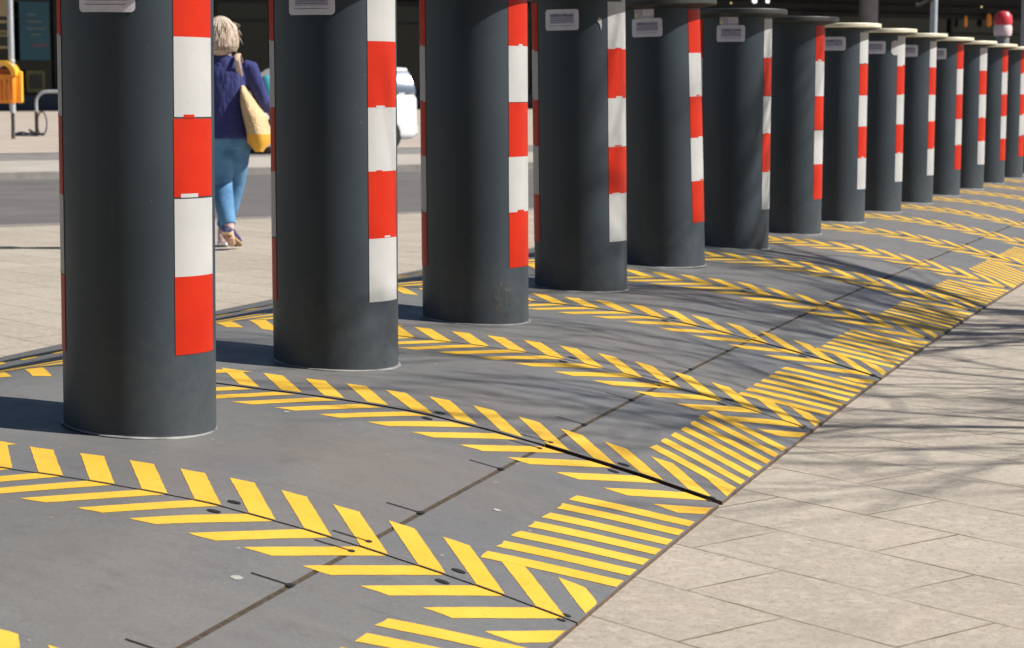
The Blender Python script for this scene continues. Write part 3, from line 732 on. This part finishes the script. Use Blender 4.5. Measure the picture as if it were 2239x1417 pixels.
# jeans
m = mat('denim', (.04, .13, .30), .85); t = NT(m); v = t.coord()
c = t.ramp(t.noise(v, 5, 4), [(.32, (.035, .12, .26)), (.68, (.12, .29, .50))]); c = t.mix(t.ramp(t.noise(t.coord((1, 1, 2.6)), 16, 4, .65), [(.52, g3(0)), (.72, g3(.5))]), c, (.13, .31, .55)); t.color(c); t.bump(t.noise(v, 60, 4), .35, .006); M['denim'] = m
b = MB()
b.loft([ring((.012, 0, z), rx, ry, 20) for z, rx, ry in ((.70, .13, .11), (.76, .165, .135), (.84, .165, .135), (.90, .15, .12))])
for A, K, E_, w_ in ((HIPL, KNL, ANL, 1), (HIPR, KNR, ANR, 1)):
    up = tuple(A[i] * .5 + K[i] * .5 for i in range(3)); lo = ((K[0] + E_[0]) / 2, (K[1] + E_[1]) / 2 - .018, (K[2] + E_[2]) / 2)
    b.tube([A, up, K, lo, (E_[0], E_[1], E_[2] + .03)], [.098, .088, .072, .068, .055], 16)
jn = b.build('jeans', M['denim'], pe, True); remesh(jn, .010, 4)
# hair: a chin-length blond bob built from strands over a cap
m = mat('hair', (.5, .4, .3), .55); t = NT(m); t.color(t.ramp(t.noise(t.coord((1, 1, .3)), 60, 4, .65), [(.3, (.36, .265, .20)), (.5, (.56, .45, .36)), (.72, (.72, .61, .50))])); M['hair'] = m
b = MB(); b.ball((-.035, -.002, 1.495), (.108, .112, .120), 0, 28, 18); b.ball((-.03, -.03, 1.43), (.102, .08, .088), 0, 28, 18); hr_ = rng
for k in range(1100):
    a = hr_.uniform(-.5, math.pi + .5); top = abs(hr_.gauss(0, .5)) % 1.0
    x0, y0, z0 = -.035 + .10 * math.cos(a) * top, -.004 - .105 * math.sin(a) * top, 1.50 + .120 * math.sqrt(max(0, 1 - top * top * .85))
    f_ = hr_.uniform(.96, 1.07); mx, my = -.035 + .116 * f_ * math.cos(a), -.006 - .118 * f_ * math.sin(a)
    ez = 1.385 + hr_.uniform(-.012, .08); q_ = hr_.uniform(.70, .92); jx = lambda s_=.005: hr_.uniform(-s_, s_)
    b.tube([(x0, y0, z0), (mx * .85 + x0 * .15, my * .85 + y0 * .15, 1.525 + jx(.03)), (mx + jx(), my + jx(), 1.46 + jx(.02)), (mx * .98 + jx() - .001, my + jx(), 1.41 + jx()), (-.035 + (mx + .035) * q_ + jx(.012), my * q_ + jx(.012), ez)], [.003, .0045, .005, .004, .0012], 4)
for k in range(40):
    a = hr_.uniform(-.2, math.pi + .2); z_ = hr_.uniform(1.38, 1.58); r1 = .115 * math.sqrt(max(.1, 1 - ((z_ - 1.49) / .13) ** 2 * .8))
    p_ = Vector((-.035 + r1 * math.cos(a), -.005 - r1 * math.sin(a), z_)); d_ = Vector((math.cos(a) * .02 + .006, -math.sin(a) * .02, hr_.uniform(-.03, .01)))
    b.tube([p_, p_ + d_, p_ + d_ * 1.6 + Vector((0, 0, -.02))], [.0022, .0018, .0008], 4)
b.build('hair', M['hair'], pe, True, 60)
# shoes and socks
M['shoe'] = noisy('trainer_navy', (.03, .035, .10), (.05, .055, .15), 20, .7); M['pale'] = noisy('trainer_pink', (.62, .42, .38), (.72, .54, .50), 20, .7); M['sole'] = noisy('sole_tan', (.34, .22, .11), (.42, .28, .15), 20, .7); M['whitesole'] = noisy('sole_white', (.62, .6, .57), (.7, .68, .65), 20, .6)
def shoe(ax, heel, toe, upper, sole, cuff):
    h, t_ = Vector(heel), Vector(toe); d = (t_ - h).normalized(); side = Vector((1, 0, 0)); n_ = side.cross(d).normalized()
    if n_.z < 0: n_ = -n_
    L = (t_ - h).length
    prof = [(0, .026, .05), (.08, .036, .075), (.3, .040, .078), (.5, .040, .066), (.72, .048, .05), (.9, .044, .042), (1, .026, .03)]
    def rg(f, w_, lo, hi): 
        c = h + d * (L * f); return [tuple(c + side * (w_ * math.cos(2 * math.pi * k / 14)) + n_ * (lo + (hi - lo) * (.5 + .5 * math.sin(2 * math.pi * k / 14)))) for k in range(14)]
    b = MB(); b.loft([rg(f, w_, .016, hh + .012) for f, w_, hh in prof]); u_ = b.build('shoe', upper, pe, True, 60)
    b = MB(); b.loft([[tuple(h + d * (L * f) + side * (w_ * 1.06 * math.cos(2 * math.pi * k / 14)) + n_ * (.018 if math.sin(2 * math.pi * k / 14) > 0 else 0)) for k in range(14)] for f, w_, hh in prof]); b.build('sole', sole, u_, True, 40)
    b = MB(); b.tube([tuple(Vector(ax) + Vector((0, 0, .045))), tuple(h + d * L * .18 + n_ * .055)], [.041, .037], 14); b.build('sock', cuff, u_, True)
shoe((ANL[0], ANL[1], ANL[2]), (.006, -.20, .105), (.056, .035, .004), M['shoe'], M['sole'], M['pale'])
shoe(ANR, (-.065, .17, .004), (-.07, .42, .006), M['pale'], M['whitesole'], M['pale'])
tag(pe, 'woman with fair bobbed hair, navy cardigan and blue jeans walking away', 'person')
# tote bag
M['canvas'] = noisy('canvas_tan', (.58, .40, .21), (.70, .51, .29), 9, .85, .9, .02); M['canvas2'] = noisy('canvas_orange', (.72, .36, .03), (.80, .43, .05), 9, .85); M['strap'] = noisy('strap_pale', (.58, .42, .32), (.66, .50, .40), 9, .8)
tb = empty('tote_bag', (pe.location.x + .23 * math.cos(.3648), pe.location.y + .23 * math.sin(.3648), pe.location.z + .69), .3648)
b = MB()
bag = [(0.0, .035, -.0, .13), (.05, .075, .005, .16), (.11, .085, .0, .17), (.22, .085, -.03, .17), (.33, .055, -.07, .15), (.41, .03, -.10, .11), (.45, .018, -.11, .06)]
def brg(z, rx, cx, ry): return [(cx + rx * math.cos(2 * math.pi * k / 18) * (1 + .10 * math.sin(5 * k + z * 30) + .06 * math.sin(2.3 * k - z * 55)), ry * math.sin(2 * math.pi * k / 18) - .02, z) for k in range(18)]
b.loft([brg(*r_) for r_ in bag[2:]]); b.build('bag_body', M['canvas'], tb, True, 60)
b = MB(); b.loft([brg(*r_) for r_ in [(-.012, .03, 0, .11)] + bag[:2] + [(.112, .086, .0, .171)]]); b.build('bag_base', M['canvas2'], tb, True, 60)
b = MB(); b.tube([(-.11, -.03, .44), (-.125, -.075, .53), (-.135, -.10, .62), (-.142, -.06, .655), (-.142, .0, .665), (-.135, .06, .62), (-.11, .06, .44)], [(.008, .022)] * 7, 10); b.build('strap', M['strap'], tb, True, 60)
tag(tb, 'tan canvas tote bag with orange base hanging from the woman\'s shoulder', 'bag')
te = empty('teal_bundle', (pe.location.x + .265 * math.cos(.3648) - .22 * math.sin(.3648) * 1, pe.location.y + .265 * math.sin(.3648) + .22 * math.cos(.3648), pe.location.z + 1.06), .3648)
b = MB(); b.loft([ring((0, 0, z), rx, ry, 14) for z, rx, ry in ((-.05, .03, .03), (0, .05, .05), (.08, .06, .055), (.13, .04, .04), (.15, .02, .02))]); b.build('cloth', noisy('teal_cloth', (.02, .22, .28), (.04, .30, .36), 14, .85), te, True, 60)
b = MB(); b.tube([(0, .03, -.05), (.03, .04, -.11), (.02, .05, -.18)], [.02, .024, .01], 8); b.build('loose_end', M['teal'], te, True)
tag(te, 'small teal bundle carried in front by the woman in navy', 'bundle')

# ------------------------------------------------------------------ bare trees beside the platform, their shadows fall across it
M['bark'] = noisy('bark', (.10, .08, .06), (.17, .14, .11), 12, .9, .5)
M['bud'] = noisy('bud', (.08, .10, .03), (.12, .13, .05), 30, .7)
def tree(loc, seed, h, label, first=.42, spread=1.0, lean=(0, 0), budn=900, lim=6, rad0=.13):
    r_ = random.Random(seed); root = empty('street_tree', loc)
    tb_, cb = MB(), MB(); tips = []
    def grow(p, d, ln, rad, lev):
        pts = [p]; rr_ = [rad]; n_ = 5 if lev < 2 else 4; q = p.copy(); dd = d.copy()
        for i in range(n_):
            dd = (dd + Vector((r_.uniform(-1, 1), r_.uniform(-1, 1), r_.uniform(-.6, .8))) * (.10 + .05 * lev)).normalized()
            q = q + dd * ln / n_; pts.append(q.copy()); rr_.append(rad * (1 - .62 * (i + 1) / n_))
        (tb_ if lev < 3 else cb).tube(pts, rr_, 10 if lev < 2 else (6 if lev < 3 else 4))
        if lev >= lim - 2: tips.extend(pts[2:])
        if lev >= lim - 1: return
        kids = ((4 if lim == 5 and h < 4.5 else 7) if lev == 0 else 5 if lev < 3 else 4)
        for i in range(kids):
            f = (first if lev == 0 else .3) + (1 - (first if lev == 0 else .3)) * (i + r_.random()) / kids
            k = min(int(f * n_), n_ - 1); base = pts[k].lerp(pts[k + 1], f * n_ - k)
            ax = dd.orthogonal().normalized(); ax.rotate(Matrix.Rotation(r_.uniform(0, 2 * math.pi), 3, dd))
            nd = (dd * r_.uniform(.35, .8) + ax * r_.uniform(.6, 1.1) * spread + Vector((0, 0, .15))).normalized()
            grow(base, nd, ln * r_.uniform(.50, .68), max(rr_[k] * r_.uniform(.5, .72), .007), lev + 1)
    grow(Vector((0, 0, -.1)), Vector((lean[0], lean[1], 1)).normalized(), h, rad0, 0)
    for _ in range(budn):
        c = r_.choice(tips); s = r_.uniform(.012, .03); a = r_.uniform(0, 6.28); d = Vector((math.cos(a), math.sin(a), r_.uniform(-.5, .8))).normalized() * s * 2; o = d.orthogonal().normalized() * s
        cb.add([c, c + d * .5 + o, c + d, c + d * .5 - o], [(0, 1, 2, 3)], 1)
    tb_.build('trunk', M['bark'], root, True); cb.build('crown', [M['bark'], M['bud']], root)
    return tag(root, label, 'tree')
tree((7.2, 3.25, -.27), 3, 4.2, 'bare budding street tree whose shadow streaks over the third and fourth bollards', spread=.5, budn=120, lean=(-.02, .12), lim=5, rad0=.08)
tree((7.6, 6.9, -.27), 11, 4.6, 'taller bare street tree behind the first one, shading the middle of the platform', spread=.55, budn=250, lim=5, lean=(0, .06), rad0=.21)

bh = empty('reflection_house', (6.6, -15.5, -.3), R(26))  # unseen block added behind the camera, darkens what the bollards reflect
b = MB(); b.box((0, 0, 5), (26, 7, 10.4), 0); b.build('wall', noisy('dark_brick', (.022, .026, .032), (.04, .045, .052), 3, .9), bh)
b = MB(); b.add([(-13.3, -3.8, 10.2), (13.3, -3.8, 10.2), (13.3, 3.8, 10.2), (-13.3, 3.8, 10.2), (-13.3, 0, 13), (13.3, 0, 13)], [(0, 1, 5, 4), (2, 3, 4, 5), (0, 4, 3), (1, 2, 5), (3, 2, 1, 0)]); b.build('roof', noisy('slate', (.03, .03, .034), (.05, .05, .055), 4, .8), bh)
for i in range(8):
    for k in range(3):
        b = MB(); b.box((-11.2 + i * 3.2, 3.52, 2 + k * 3.1), (1.3, .1, 1.8), 0, bev=.02); w_ = b.build('window', M['facade'], bh)
        b = MB(); b.box((-11.2 + i * 3.2, 3.58, 2 + k * 3.1), (1.14, .03, 1.64), 0); b.build('pane', M['glassdark'], w_)
tag(bh, 'unseen dark house added behind the camera to darken the bollard reflections', 'house')


# ------------------------------------------------------------------ light, sky, camera
SUN_AZ, SUN_EL = 16, 43
w = bpy.data.worlds.new('World'); scene.world = w; w.use_nodes = True
nt = w.node_tree; sky = nt.nodes.new('ShaderNodeTexSky'); sky.sky_type = 'NISHITA'; sky.sun_disc = False
sky.sun_elevation = R(SUN_EL); sky.sun_rotation = R(90 - SUN_AZ); sky.air_density = 1.0; sky.dust_density = .6; sky.ozone_density = 1.5
bg = nt.nodes['Background']; nt.links.new(sky.outputs['Color'], bg.inputs['Color']); bg.inputs['Strength'].default_value = .05
sd = bpy.data.lights.new('Sun', 'SUN'); sd.energy = 5.0; sd.angle = R(.45); sd.color = (1, .955, .88)
so = bpy.data.objects.new('sun', sd); col.objects.link(so)
dirv = Vector((math.cos(R(SUN_AZ)) * math.cos(R(SUN_EL)), math.sin(R(SUN_AZ)) * math.cos(R(SUN_EL)), math.sin(R(SUN_EL))))
so.rotation_euler = dirv.to_track_quat('Z', 'Y').to_euler(); so.location = dirv * 30

cd = bpy.data.cameras.new('Camera'); cam = bpy.data.objects.new('camera', cd); col.objects.link(cam)
cam.location = Vector((14.959, -24.697, 4.069)) * S
cam.rotation_euler = (math.pi / 2 - .1225, 0, .3648)
cd.sensor_width = 36; cd.lens = 36 * 4762.6 / 2239; cd.shift_x = 37.5 / 2239; cd.shift_y = 79.48 / 2239
cd.clip_start = .1; cd.clip_end = 3000
cd.dof.use_dof = True; cd.dof.focus_distance = 6.4; cd.dof.aperture_fstop = 9
scene.camera = cam
vs = scene.view_settings; vs.view_transform = 'Standard'; vs.look = 'None'; vs.exposure = .47; vs.gamma = 1
